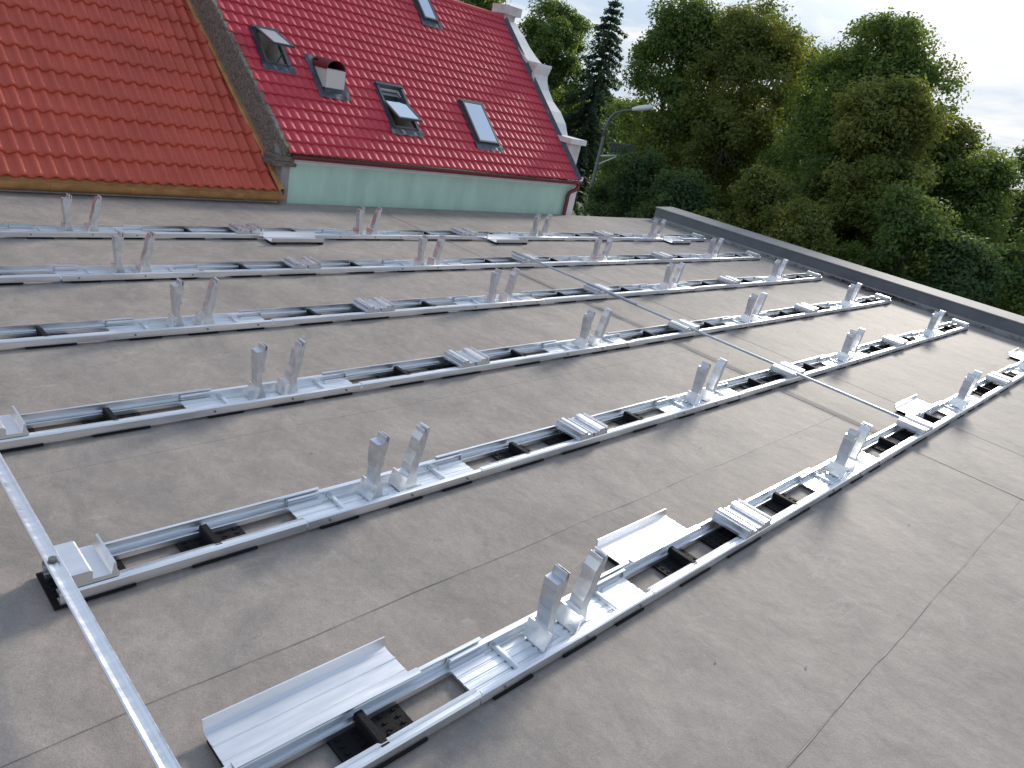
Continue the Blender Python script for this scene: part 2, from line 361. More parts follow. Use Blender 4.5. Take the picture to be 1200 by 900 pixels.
# low clamp pieces (extrusions across the row)
LC = [(-.075, .0), (-.075, .014), (-.062, .020), (-.060, .046), (-.052, .048), (-.050, .026), (-.036, .026), (-.034, .044), (-.026, .050), (.000, .050), (.004, .044), (.004, .030), (.020, .028), (.046, .026), (.052, .034), (.060, .034), (.062, .010), (.062, .0)]
m_lowA = MB().prism(LC, 'y', -.062, .152).mesh('module_clamp', M_ALU2)
LC2 = [(-.060, .0), (-.060, .028), (-.044, .030), (-.020, .030), (-.016, .046), (.016, .048), (.030, .047), (.034, .024), (.050, .022), (.054, .052), (.063, .054), (.066, .020), (.074, .012), (.074, .0)]
m_lowB = MB().prism(LC2, 'y', -.062, .152).mesh('module_clamp', M_ALU2)
LCE = [(-.10, 0), (-.10, .052), (-.092, .056), (-.018, .056), (-.010, .050), (-.010, .018), (.050, .016), (.056, .030), (.060, .060), (.068, .062), (.072, .030), (.080, .012), (.080, 0)]
m_lowE = MB().prism(LCE, 'y', -.050, .150).mesh('module_clamp', M_GALV)
ORD = ['', 'first', 'second', 'third', 'fourth', 'fifth', 'sixth']
XE0, XE1 = -PX/2-.005, 3.5*PX+.05
for i in range(1, 7):
    y0 = (6-i)*RY
    row = empty('mounting_rail_row', (0, y0, 0))
    tag(row, '%s row of open aluminium mounting rails, counting from the green wall' % ORD[i], 'mounting rail', 'aluminium rail rows on the flat roof')
    rr = random.Random(i)
    for k in range(4):
        jx = rr.uniform(-.012, .012)
        t = link('base_tray', m_tray, row, (k*PX+jx, 0, 0))
        for x, mu in ((-.10, m_upA), (.10, m_upB)):
            u = link('upright', mu, t, (x+rr.uniform(-.006, .006), 0, .0248), rr.uniform(-.03, .03))
        link('gusset', m_gus, t, (-.10, 0, .025)); link('gusset', m_gus, t, (.085, 0, .025))
        for x in (-.31, .31): link('cross_bar', m_bar, t, (x, 0, .0250))
        for x in (-.42, .05, .42): link('bolt', m_bolt, t, (x, 0, .037))
        link('support_pad', m_padS, row, (k*PX-.36, 0, -.003)); link('support_pad', m_padS, row, (k*PX+.36, 0, -.003)); link('support_pad', m_padS, row, (k*PX+.02, 0, -.003))
        for s in (-1, 1):
            if k == 3 and s == 1: pass
            p = link('support_pad', m_pad, row, (k*PX+s*.90, 0, 0)); link('pad_clip', m_clip, p, (s*.02, 0, 0))
    for k in range(5):
        x = (k-.5)*PX; jx = rr.uniform(-.02, .02)
        p = link('support_pad', m_padL if 0 < k < 4 else m_pad, row, (x-(.10 if 0 < k < 4 else (-.112 if k == 0 else .1)), 0, 0))
        if k == 0 and i < 6: link('module_clamp', m_lowE, row, (x+.115, 0, .0655))
        elif k == 0: pass
        elif k == 4: link('module_clamp', m_lowA, row, (x-.08, 0, .0655))
        else:
            link('module_clamp', m_lowA, row, (x-.062+jx, 0, .0655)); link('module_clamp', m_lowB, row, (x+.078+jx, 0, .0655))
    segs = [(XE0, -TRL)]+[(k*PX+TRL, (k+1)*PX-TRL) for k in range(3)]+[(3*PX+TRL, XE1)]
    for j, (a, b_) in enumerate(segs):
        link('side_rail', ext('front_rail', FRONT, b_-a-.004, M_ALU), row, (a+.002, 0, 0))
        a2 = a if j == 0 else a-.17; b2 = b_ if j == 4 else b_+.17
        link('side_rail', ext('rear_rail', REAR, b2-a2, M_ALU), row, (a2, 0, 0))

# loose ballast trays lying beside the first and sixth rows
BT = [(.122, .079), (.122, .083), (.150, .0825), (.160, .032), (.20, .030), (.202, .033), (.207, .033), (.209, .030), (.262, .030), (.264, .034), (.270, .034), (.272, .030), (.318, .030), (.330, .034), (.338, .070), (.343, .070), (.336, .028), (.322, .0255), (.155, .0255), (.146, .0785)]
BTf = [(-y+.09, z) for y, z in BT]
def btray(x, L, yrow, front, label):
    e = empty('ballast_tray', (x, yrow, 0))
    MB().prism(BTf if front else BT, 'x', 0, L).obj('sheet', M_GALV, e)
    f0, f1 = (-.19, -.16) if front else (.25, .28)
    MB().box(.004, .05, f0-.06, f1+.03, 0.004, .025).obj('foam_foot', M_BLK, e)
    MB().box(L-.05, L-.004, f0-.06, f1+.03, 0.004, .025).obj('foam_foot', M_BLK, e)
    tag(e, label, 'tray', 'ballast trays hooked on the rail rows')
B6 = 'pale ribbed aluminium tray behind the sixth rail row, %s'
btray(-1.33, .67, 0, False, B6 % 'next to the loose strip')
btray(.60, .60, 0, False, B6 % 'right beside its first pair of uprights')
btray(4.93, .60, 0, False, B6 % 'beside the end of the cross rail')
btray(9.42, .60, 0, False, B6 % 'close to the parapet')
B1 = 'pale aluminium tray hooked before the first rail row, %s'
btray(-1.30, .60, 5*RY, True, B1 % 'before its first pair of uprights')
btray(1.64, .60, 5*RY, True, B1 % 'between its first and second upright pairs')
btray(4.84, .60, 5*RY, True, B1 % 'left of its third upright pair')
btray(9.09, .60, 5*RY, True, B1 % 'past its fourth upright pair')

# cross rail (two overlapping lengths) and the loose strip
ST = [(-.017, .0), (-.017, .010), (-.013, .012), (-.008, .004), (.004, .003), (.009, .014), (.015, .015), (.017, .010), (.017, 0)]
zc = .0665+.052
o = MB().prism(ST, 'y', 2.95, 4.86).obj('cross_rail', M_XR, None, (4.432, 0, zc)); tag(o, 'slim aluminium cross rail lying over the second and third rail rows', 'rail')
o = MB().prism(ST, 'y', .10, 3.32).obj('cross_rail', M_XR, None, (4.438, 0, zc)); o.location.z = zc-.014
tag(o, 'slim aluminium cross rail lying from the third to the sixth rail row', 'rail')
e = empty('aluminium_strip', (-1.487, 0, .1225)); tag(e, 'long loose aluminium strip lying across the rail row ends', 'strip')
MB().prism([(-.025, .0), (-.025, .006), (-.020, .008), (-.007, .003), (.010, .0025), (.017, .008), (.023, .009), (.025, .006), (.025, 0)], 'y', -2.2, 3.9).obj('profile', M_ALU, e)
MB().prism([(.014*math.cos(t*math.pi/4), .014*math.sin(t*math.pi/4)+0) for t in range(8)], 'z', .0055, .016).obj('screw', M_POLE, e, (.0, 1.22, 0))
# ------------------------------------------------------------------ tiled roofs
def tile_grid(p, L, A, step, kind, nu=12, nv=4):
    u = np.linspace(0, p, nu+1); v = np.array([0.0, .0001]+list(np.linspace(.06*L, L*1.06, nv)))
    v = np.linspace(0, L*1.05, nv+1)
    if kind == 'o': q_ = u/p; w = np.where(q_ < .56, .5-.5*np.cos(np.pi*np.clip((q_-.16)/.40, 0, 1)), .5+.5*np.cos(np.pi*np.clip((q_-.56)/.40, 0, 1)))
    else: w = (.5-.5*np.cos(2*np.pi*(u/p)))**.6
    V = []
    for j in range(nv+1):
        for i in range(nu+1): V.append((u[i], v[j], A*w[i]+step*(1-v[j]/L)))
    Fc = [(j*(nu+1)+i, j*(nu+1)+i+1, (j+1)*(nu+1)+i+1, (j+1)*(nu+1)+i) for j in range(nv) for i in range(nu)]
    k = len(V)
    for i in range(nu+1): V.append((u[i], .006, A*w[i]-.001))
    Fc += [(k+i, k+i+1, i+1, i) for i in range(nu)]
    return V, Fc
def tiled_roof(parent, org, pitch, u0, u1, nrow, p, L, A, step, kind, mt, hole, limit=300):
    """hole(u,v) -> True where a face is cut away; org = (y,z) of the eave line"""
    c, s = math.cos(pitch), math.sin(pitch)
    V, Fc = tile_grid(p, L, A, step, kind)
    cen = [(sum(V[i][0] for i in q)/4, sum(V[i][1] for i in q)/4) for q in Fc]
    full = mesh('roof_tile', V, Fc, mt, True)
    cells = []
    for r in range(nrow):
        for k in range(int((u1-u0)/p)):
            U, Vv = u0+k*p, r*L
            keep = [q for q, (a, b) in zip(Fc, cen) if not hole(U+a, Vv+b)]
            if not keep: continue
            P = Vector((U+p/2, org[0]+c*(Vv+L/2), org[1]+s*(Vv+L/2)))
            d = P-CAM; q = d.dot(fw)
            sx, sy = d.dot(rt)/q*862.86+600, 450-d.dot(up)/q*862.86
            vis = -10 < sx < 1210 and -10 < sy < 910
            cells.append((0 if vis else 1, d.length, U, Vv, keep))
    cells.sort(key=lambda t: (t[0], t[1]))
    rest = MB()
    for n, (vis, dist, U, Vv, keep) in enumerate(cells):
        if n < limit:
            me = full if len(keep) == len(Fc) else mesh('roof_tile', V, keep, mt, True)
            o = link('roof_tile', me, parent)
            o.matrix_local = Matrix.Translation((U, org[0]+c*Vv, org[1]+s*Vv)) @ Matrix.Rotation(pitch, 4, 'X')
        else:
            rest.add([(U+a, org[0]+c*(Vv+b)-s*h, org[1]+s*(Vv+b)+c*h) for a, b, h in V], keep)
    if rest.v:
        o = rest.obj('upper_roof_tiles', mt, parent, smooth=True); o['kind'] = 'stuff'
PO, PR = rad(40), rad(42)
ZO, ZR, YE = .135, .615, 7.5
def verge_o(y): return 2.740-.120*(y-7.5)
def verge_r(y): return 2.815-.172*(y-7.5)
# orange roofed house
oh = empty('orange_roofed_house', (0, 7.6, GZ))
tag(oh, 'house with orange red tile roof and ochre gutter', 'house')
oh.location = (0, 0, 0)
MB().box(-6, 2.70, 7.62, 14.8, GZ, -.10).obj('wall', M_HOUSE, oh)
tiled_roof(oh, (YE-.06, ZO), PO, -5.97, 2.80, 16, .142, .29, .042, .024, 'o', M_OTILE,
           lambda u, v: u > verge_o(YE-.06+v*math.cos(PO))-.01)
yr = YE-.06+16*.29*math.cos(PO); zr = ZO+16*.29*math.sin(PO)
MB().prism([(yr-.05, zr-.03), (yr-.02, zr+.05), (yr+.03, zr+.06), (yr+.10, zr-.0), (14.9, ZO), (14.9, ZO-.06), (yr, zr-.06), (7.62, -.10), (14.8, -.10), (14.8, ZO-.1), (yr, zr-.10)][:5]+[(14.9, ZO-.05), (yr, zr-.08)], 'x', -6, 2.2).obj('back_slope', M_OTILE, oh)
b = MB()
n = 10
for j in range(n+1):
    y = YE-.10+(yr-YE+.06)*j/n; z = ZO+(y-YE+.06)*math.tan(PO); x = verge_o(y)
    b.v += [(x-.05, y, z+.045), (x-.03, y, z+.085), (x+.018, y, z+.085), (x+.018, y, z-.02)]
for j in range(n):
    for k in range(3): a = j*4+k; b.f.append((a, a+1, a+5, a+4))
b.obj('verge_trim', M_OCHRE, oh)
g = []
for k in range(11):
    t = math.pi*k/10; g.append((YE-.115-.072*math.cos(t), .122-.088*math.sin(t)))
g2 = [(YE-.115-.064*math.cos(math.pi*k/10), .122-.080*math.sin(math.pi*k/10)) for k in range(11)][::-1]
gp = [(YE-.193, .129), (YE-.190, .122)]+g[1:]+[(YE-.043, .128), (YE-.05, .128)]+g2[1:-1]+[(YE-.182, .129)]
gut = MB().prism(gp, 'x', -6, 2.735).obj('gutter', M_OCHRE, oh, smooth=False)
for x in (-2.4, -1.32, .15, .92, 1.66, 2.22):
    jp = [(YE-.115-.079*math.cos(math.pi*k/12), .1235-.095*math.sin(math.pi*k/12)) for k in range(13)]+[(YE-.115+.066*math.cos(math.pi*k/12), .1235-.083*math.sin(math.pi*k/12)) for k in range(13)]
    MB().prism(jp, 'x', x-.011, x+.011).obj('gutter_bracket', M_OCHRE, gut)
MB().prism([(YE-.05, .10), (YE-.05, .155), (YE-.042, .155), (YE-.042, .10)], 'x', -6, 2.73).obj('fascia', M_OCHRE, oh)
MB().box(-6, 2.72, YE-.03, YE+.10, -.10, .01).obj('ledge', M_WHITE2, oh)
MB().prism([(YE+.02, -.1), (YE+.02, ZO-.01), (yr, zr-.02), (14.8, ZO-.1), (14.8, -.1)], 'x', -6, -5.9).obj('gable_wall', M_HOUSE, oh)

# green house with crimson roof
gh = empty('green_house', (0, 0, 0))
tag(gh, 'mint green house with crimson tile roof, skylights and curved white gable', 'house')
XG0, XG1 = 2.90, 8.50
YB = 13.05
MB().box(XG0-.14, 8.56, YE+.012, YB, GZ, ZR-.115).obj('wall', M_GREEN, gh)
MB().box(8.37, 8.60, YE-.004, YE+.3, GZ, ZR-.156).obj('corner_strip', M_WHITE, gh)
MB().prism([(YE-.004, ZR-.114), (YE-.004, ZR-.095), (YE-.026, ZR-.080), (YE-.035, ZR-.045), (YE+.2, ZR-.045), (YE+.2, ZR-.114)], 'x', XG0-.06, 8.62).obj('cornice', M_WHITE, gh)
COURSE, RP = .1825, .128
NR = 20
SKY = dict(a=(2.94, 3.29, 1.40, 1.98), b=(4.66, 5.13, .62, 1.40), c=(6.29, 6.77, .53, 1.36), d=(6.27, 6.60, 2.98, 3.56))
def rhole(u, v):
    if u < verge_r(YE-.05+v*math.cos(PR))+.0: return True
    for (a, b_, c_, d_) in SKY.values():
        if a+.02 < u < b_-.02 and c_-.0 < v < d_-.02: return True
    if 3.70 < u < 4.0 and 1.12 < v < 1.5: return True
    return u > 8.50
tiled_roof(gh, (YE-.05, ZR), PR, 1.90, 8.60, NR, RP, COURSE, .019, .020, 'r', M_RTILE, rhole)
cR, sR = math.cos(PR), math.sin(PR)
yR = YE-.05+NR*COURSE*cR; zR = ZR+NR*COURSE*sR
def S(u, v, h=0): return (u, YE-.05+v*cR-h*sR, ZR+v*sR+h*cR)
MB().tube([(2.2, yR, zR+.0), (8.5, yR, zR+.0)], [.06, .06], 10).obj('ridge_cap', M_RTILE, gh)
MB().prism([(yR+.02, zR), (YB+.1, ZR), (YB+.1, ZR-.05), (yR, zR-.06)], 'x', 2.3, 8.5).obj('back_slope', M_RTILE, gh)
# gutter and downpipe
gc = (YE-.085, ZR-.012)
gp = [(gc[0]-.045*math.cos(math.pi*k/8), gc[1]-.045*math.sin(math.pi*k/8)) for k in range(9)]+[(gc[0]+.039*math.cos(math.pi*k/8), gc[1]-.039*math.sin(math.pi*k/8)) for k in range(9)]
MB().prism(gp, 'x', XG0-.03, 8.60).obj('gutter', M_MAROON, gh)
MB().tube([(8.50, gc[0], gc[1]-.03), (8.50, gc[0], gc[1]-.10), (8.44, gc[0]+.01, gc[1]-.15), (8.36, YE-.05, gc[1]-.19), (8.335, YE-.045, gc[1]-.26), (8.335, YE-.045, -5.6)], [.034]*6, 10).obj('downpipe', M_MAROON, gh, smooth=True)
# wall between the two roofs (pebble dashed), with kneeler and corner pier
b = MB(); n = 14
for j in range(n+1):
    y = YE+.0+(yR-YE)*j/n; x = verge_r(y); zt = ZR+(y-YE+.05)*math.tan(PR)+.030; zb = ZO+(y-YE+.06)*math.tan(PO)-.10
    xo = verge_o(y)+.022; b.v += [(xo, y, zb), (min(xo, x-.035)+.012*random.random(), y, zt-.012), (x-.02, y, zt+.012), (x+.045, y, zt-.0), (xo+.10, y, zb)]
for j in range(n):
    for k in range(5): a = j*5+k; c2 = j*5+(k+1) % 5; b.f.append((a, c2, c2+5, a+5))
b.f.append((4, 3, 2, 1, 0)); e_ = n*5; b.f.append((e_, e_+1, e_+2, e_+3, e_+4))
b.obj('party_wall', M_STONE, gh)
MB().prism([(YE+.25, -.1), (YE+.25, ZR+.16), (YE-.0, ZR-.06), (YE-.0, -.1)], 'x', 2.745, 2.765).obj('party_wall_end', M_GREYW, gh)
MB().box(2.752, 2.862, YE-.012, YE+.2, GZ, ZR-.15).obj('corner_pier', M_GREYW, gh)
for (x0, x1, y0, y1, z0, z1) in ((2.60, 2.93, YE-.06, YE+.22, ZR-.155, ZR-.095), (2.63, 2.90, YE-.045, YE+.25, ZR-.093, ZR-.03)):
    MB().prism([(x0, z0), (x0, z0+.7*(z1-z0)), (x0+.02, z1), (x1-.03, z1-.006), (x1, z0+.6*(z1-z0)), (x1-.01, z0)], 'y', y0, y1).obj('kneeler_stone', M_BROWN, gh)
# curved gable parapet
GX0, GX1 = 8.49, 8.87
sil = [(7.83, .60), (7.70, .62), (7.68, .67), (7.86, .71), (7.84, 1.18), (7.80, 1.21), (7.80, 1.27), (8.24, 1.27), (8.30, 1.36), (8.36, 1.47), (8.53, 1.64), (8.77, 1.79), (8.95, 1.97), (9.04, 2.12), (9.06, 2.22), (9.02, 2.32), (9.02, 2.38), (9.27, 2.40), (9.45, 2.50), (9.66, 2.64), (9.86, 2.80), (9.98, 2.88), (10.10, 2.97), (10.16, 3.02), (10.17, 3.12), (10.08, 3.15), (10.08, 3.24), (10.20, 3.27), (10.42, 3.27)]
bot = [(10.42, zR-.10)]+[(y, ZR+(y-YE+.05)*math.tan(PR)-.12) for y in (10.0, 9.4, 8.8, 8.2, 7.83)]
gb = MB().prism(sil[3:]+bot[:-1]+[(7.86, .62)], 'x', GX0+.03, GX1-.03).obj('gable_wall', M_WHITE2, gh)
# coping follows the curve
b = MB(); cop = sil[7:16]
def coping(pts):
    b = MB(); n = len(pts)
    for i, (y, z) in enumerate(pts):
        a, c = pts[max(i-1, 0)], pts[min(i+1, n-1)]; dy, dz = c[0]-a[0], c[1]-a[1]; L = math.hypot(dy, dz); ny, nz = -dz/L, dy/L
        b.v += [(GX0, y-ny*.035, z-nz*.035), (GX0, y+ny*.022, z+nz*.022), (GX1, y+ny*.022, z+nz*.022), (GX1, y-ny*.035, z-nz*.035)]
    for j in range(n-1):
        for k in range(4): a = j*4+k; c2 = j*4+(k+1) % 4; b.f.append((a, c2, c2+4, a+4))
    b.f += [(0, 1, 2, 3), tuple(len(b.v)-4+k for k in (3, 2, 1, 0))]
    return b
MB().box(GX0-.003, GX1+.003, 8.985, 9.10, 2.352, 2.408).obj('gable_shoulder', M_WHITE, gh)
coping(sil[7:17]).obj('gable_coping', M_WHITE, gh); coping(sil[17:24]).obj('gable_coping', M_WHITE, gh)
MB().box(GX0-.01, GX1+.03, 7.775, 8.24, 1.20, 1.292).obj('gable_shoulder', M_WHITE, gh)
MB().box(GX0-.02, GX1+.03, 7.66, 7.95, .585, .655).obj('gable_foot', M_WHITE, gh)
MB().box(GX0-.02, GX1+.02, 10.06, 10.45, 3.14, 3.29).obj('finial', M_WHITE2, gh)
b = MB()
for j in range(9):
    v_ = -.02+j*.45; x, y, z = S(8.47, v_, .02); x2, y2, z2 = S(8.515, v_, .10); b.v += [(x, y, z), (x2, y2, z2)]
for j in range(8): a = 2*j; b.f.append((a, a+1, a+3, a+2))
b.obj('verge_flashing', M_DGREY, gh)
MB().box(8.56, 8.60, YE+.3, YB, GZ, ZR-.2).obj('end_wall', M_GREEN, gh)
MB().prism([(YE+.4, ZR-.2), (yR, zR-.12), (YB, ZR-.2)], 'x', 8.50, 8.515).obj('gable_infill', M_GREEN, gh)

# skylights: frame, lining box, sash, glass, apron, all in roof coordinates
def slab(u0, u1, v0, v1, h0, h1, name, mt, par, piv=None, ang=0.0):
    b = MB().box(u0, u1, v0, v1, h0, h1)
    def tr(p):
        u, v, h = p
        if piv:
            dv, dh = v-piv[0], h-piv[1]; c, s = math.cos(ang), math.sin(ang)
            v, h = piv[0]+c*dv-s*dh, piv[1]+s*dv+c*dh
        return S(u, v, h)
    b.v = [tr(p) for p in b.v]
    return b.obj(name, mt, par)
def skylight(key, label, piv=None, ang=0.0, deep=True, stay=False):
    u0, u1, v0, v1 = SKY[key]; w = .035
    e = bpy.data.objects.new('skylight', None); COL.objects.link(e); e.parent = gh
    e['label'] = label
    # frame sides
    slab(u0, u0+w, v0, v1, -.02, .062, 'frame_side', M_FRAME, e); slab(u1-w, u1, v0, v1, -.02, .062, 'frame_side', M_FRAME, e)
    slab(u0-.012, u1+.012, v1-w, v1+.01, -.02, .075, 'frame_top', M_FRAME, e); slab(u0+w, u1-w, v0, v0+w*.8, -.02, .05, 'frame_bottom', M_FRAME, e)
    # side flashing strips and apron
    slab(u0-.03, u0-.001, v0, v1, .006, .040, 'side_flashing', M_DGREY, e); slab(u1+.001, u1+.03, v0, v1, .006, .040, 'side_flashing', M_DGREY, e)
    b = MB(); nn = 9
    for j in range(nn+1):
        u = u0-.06+(u1-u0+.12)*j/nn; wv = .012*math.sin(j*2.1)
        b.v += [S(u, v0+.015, .045), S(u, v0-.045, .042+.004*math.cos(j*2.2)), S(u, v0-.115+wv, .034)]
    for j in range(nn):
        a = j*3; b.f += [(a, a+3, a+4, a+1), (a+1, a+4, a+5, a+2)]
    b.obj('apron', M_DGREY, e)
    # lining box
    slab(u0+w, u0+w+.006, v0+w, v1-w, -.30, .0, 'lining', M_LINING, e); slab(u1-w-.006, u1-w, v0+w, v1-w, -.30, .0, 'lining', M_LINING, e)
    slab(u0+w, u1-w, v1-w-.006, v1-w, -.30, .0, 'lining', M_LINING, e); slab(u0+w, u1-w, v0+w, v0+w+.006, -.30, .0, 'lining', M_LINING, e)
    slab(u0+w, u1-w, v0+w, v1-w, -.306, -.30, 'back_board', M_PINE, e)
    a, b_, c_, d_ = u0+w*.6, u1-w*.6, v0+w*.4, v1-w*.6; t = .030
    if piv is None: a, b_, c_, d_ = u0+w*.5, u1-w*.5, v0+w*.5, v1-w*.5
    h0, h1 = .052, .078
    K = dict(piv=piv, ang=ang)
    slab(a, a+t, c_, d_, h0, h1, 'sash_bar', M_FRAME, e, **K); slab(b_-t, b_, c_, d_, h0, h1, 'sash_bar', M_FRAME, e, **K)
    slab(a+t, b_-t, c_, c_+t, h0, h1, 'sash_bar', M_FRAME, e, **K); slab(a+t, b_-t, d_-t, d_, h0, h1, 'sash_bar', M_FRAME, e, **K)
    slab(a+t, b_-t, c_+t, d_-t, h0+.006, h1-.006, 'glass_pane', M_GLASS2 if key == 'a' else M_GLASS, e, **K)
    if stay:
        slab(u0+.5*(u1-u0), u0+.5*(u1-u0)+.012, v0+.03, v0+.045, .0, .22, 'stay', M_FRAME, e)
    return e
skylight('a', 'small top hung skylight propped open', piv=(1.96, .06), ang=-rad(27), stay=True)
skylight('b', 'centre pivot skylight tilted open', piv=(1.02, .06), ang=-rad(20))
skylight('c', 'closed skylight reflecting the pale sky')
skylight('d', 'closed skylight just below the ridge')
# roof ventilator
vt = bpy.data.objects.new('roof_ventilator', None); COL.objects.link(vt); vt.parent = gh
b = MB()
for j in range(9):
    for i in range(9):
        u = 3.60+.50*i/8; v_ = .98+.72*j/8; b.v.append(S(u, v_, .037+.006*math.sin(i*1.9)+.004*math.sin(j*2.3+i)))
for j in range(8):
    for i in range(8): a = j*9+i; b.f.append((a, a+1, a+10, a+9))
b.obj('base_flashing', M_DGREY, vt)
x0, y0, z0 = S(3.71, 1.07, .03)
MB().box(x0, x0+.27, y0+.015, y0+.42, z0-.02, z0+.07).obj('plinth', M_DGREY, vt)
MB().prism([(y0-.01, z0+.07), (y0-.01, z0+.30), (y0+.03, z0+.31), (y0+.42, z0+.31), (y0+.42, z0+.06)], 'x', x0-.01, x0+.28).obj('housing', M_LINING, vt)
arc = [(x0+.135-.155*math.cos(math.pi*k/10), z0+.30+.13*math.sin(math.pi*k/10)) for k in range(11)]
arc2 = [(x0+.135+.143*math.cos(math.pi*k/10), z0+.302+.118*math.sin(math.pi*k/10)) for k in range(11)]
MB().prism(arc+arc2, 'y', y0-.0, y0+.44).obj('hood', M_MAROON, vt)
MB().box(x0+.01, x0+.26, y0+.30, y0+.40, z0+.31, z0+.40).obj('dark_hole_fill', M_BLK, vt)  # black block stands in for the shade in the hood's open hole

# ------------------------------------------------------------------ trees
def np_mesh(name, V, F, mt, tint=None):
    me = bpy.data.meshes.new(name); n = len(V); k = F.shape[1]
    me.vertices.add(n); me.vertices.foreach_set('co', V.astype(np.float32).ravel())
    me.loops.add(F.size); me.loops.foreach_set('vertex_index', F.astype(np.int32).ravel())
    me.polygons.add(len(F)); me.polygons.foreach_set('loop_start', np.arange(0, F.size, k, dtype=np.int32))
    try: me.polygons.foreach_set('loop_total', np.full(len(F), k, dtype=np.int32))
    except Exception: pass
    me.update(calc_edges=True)
    if tint is not None:
        a = me.attributes.new('tint', 'FLOAT', 'POINT'); a.data.foreach_set('value', tint.astype(np.float32))
    me.materials.append(mt); return me
def unit(a): return a/np.maximum(np.linalg.norm(a, axis=1, keepdims=True), 1e-6)
def leaves(C, Rr, tintc, per, size, rng, flat=.75, upbias=.35):
    """many leaf sized faces spread through irregular sprays round each clump centre"""
    n = len(C)*per; idx = np.repeat(np.arange(len(C)), per)
    d = unit(rng.normal(size=(n, 3))+np.array([0, 0, upbias]))
    r = Rr[idx]*np.clip(.68+.24*rng.normal(size=n), .05, 1.04)
    nt_ = 9; tw = unit(rng.normal(size=(len(C), nt_, 3)).reshape(-1, 3)+np.array([0, 0, .25])).reshape(len(C), nt_, 3)
    pick = tw[idx, rng.integers(0, nt_, n)]
    d = unit(d*.55+pick*.8)                                   # leaves gather on a few twigs of each clump
    pos = C[idx]+d*r[:, None]*np.array([1, 1, flat])
    nor = unit(d*.5+np.array([0, 0, .55])+rng.normal(size=(n, 3))*.6)
    t = unit(np.cross(nor, rng.normal(size=(n, 3)))); b = np.cross(nor, t)
    s = size*(.6+.8*rng.random(n))[:, None]
    V = np.empty((n, 4, 3)); V[:, 0] = pos-t*s; V[:, 1] = pos+b*s*.6+nor*s*.15; V[:, 2] = pos+t*s; V[:, 3] = pos-b*s*.6+nor*s*.15
    tint = np.clip(tintc[idx]+rng.normal(size=n)*.09, 0, 1)
    return V.reshape(-1, 3), np.arange(n*4).reshape(-1, 4), np.repeat(tint, 4)
def place(azd, dist): return (CAM.x+dist*math.sin(rad(azd)), CAM.y+dist*math.cos(rad(azd)))
def broadleaf(name, label, azd, dist, ztop, R, zbot, mt, seed, ncl=150, per=230, size=.10, shape=.55, cr=(.45, .85), group='park trees beyond the parapet', lobes=6, cat='tree'):
    rng = np.random.default_rng(seed); x, y = place(azd, dist); ncl = int(ncl*1.3)
    root = empty(name, (x, y, GZ)); tag(root, label, cat, group)
    H = ztop-GZ; hb = zbot-GZ
    # lobes: big limbs that give the outline its bulges
    LB = []
    for i in range(lobes):
        t = .18+.72*(i+.5)/lobes; a = i*2.4+rng.random(); rr_ = R*(.30+.30*rng.random())*(1-.5*max(0, t-.55))
        LB.append((rr_*math.cos(a), rr_*math.sin(a), hb+t*(H-hb), R*(.62-.30*max(0, t-.45)/.55)))
    LB.append((0, 0, H-R*.42, R*.42))
    C = []; 
    while len(C) < ncl:
        l = LB[rng.integers(len(LB))]; d = unit(rng.normal(size=(1, 3)))[0]
        q = np.array([l[0], l[1], l[2]])+d*l[3]*(.62+.40*rng.random())*np.array([1, 1, .95])
        if q[2] < hb or q[2] > H-.25: continue
        C.append(q)
    C = np.array(C); Rr = cr[0]+(cr[1]-cr[0])*rng.random(ncl)
    tc_ = np.clip(.42+.20*rng.normal(size=ncl), 0, 1)
    V, F, T = leaves(C, Rr*1.12, tc_, int(per*1.7), size*.66, rng)
    link('crown', np_mesh('crown', V, F, mt, T), root)
    b = MB(); z = [0, .3, hb*.6, hb+.2*(H-hb), hb+.55*(H-hb), hb+.85*(H-hb)]; r_ = [.34, .26, .22, .17, .09, .03]
    b.tube([(.12*math.sin(k*1.3+seed), .12*math.cos(k*1.7+seed)-.12, zz) for k, zz in enumerate(z)], [q*R/3 for q in r_], 9)
    for l in LB:
        z0_ = max(hb*.7, l[2]-R*.8); b.tube([(0, 0, z0_), (l[0]*.5, l[1]*.5, (z0_+l[2])/2+.1), (l[0], l[1], l[2])], [.11*R/3, .07*R/3, .025*R/3], 6)
        for k in range(5):
            d = unit(rng.normal(size=(1, 3)))[0]*l[3]*.8; b.tube([(l[0], l[1], l[2]), (l[0]+d[0]*.5, l[1]+d[1]*.5, l[2]+d[2]*.5+.05), (l[0]+d[0], l[1]+d[1], l[2]+d[2])], [.03*R/3, .02*R/3, .008], 5)
    b.obj('trunk', M_BARK, root, smooth=True)
    return root
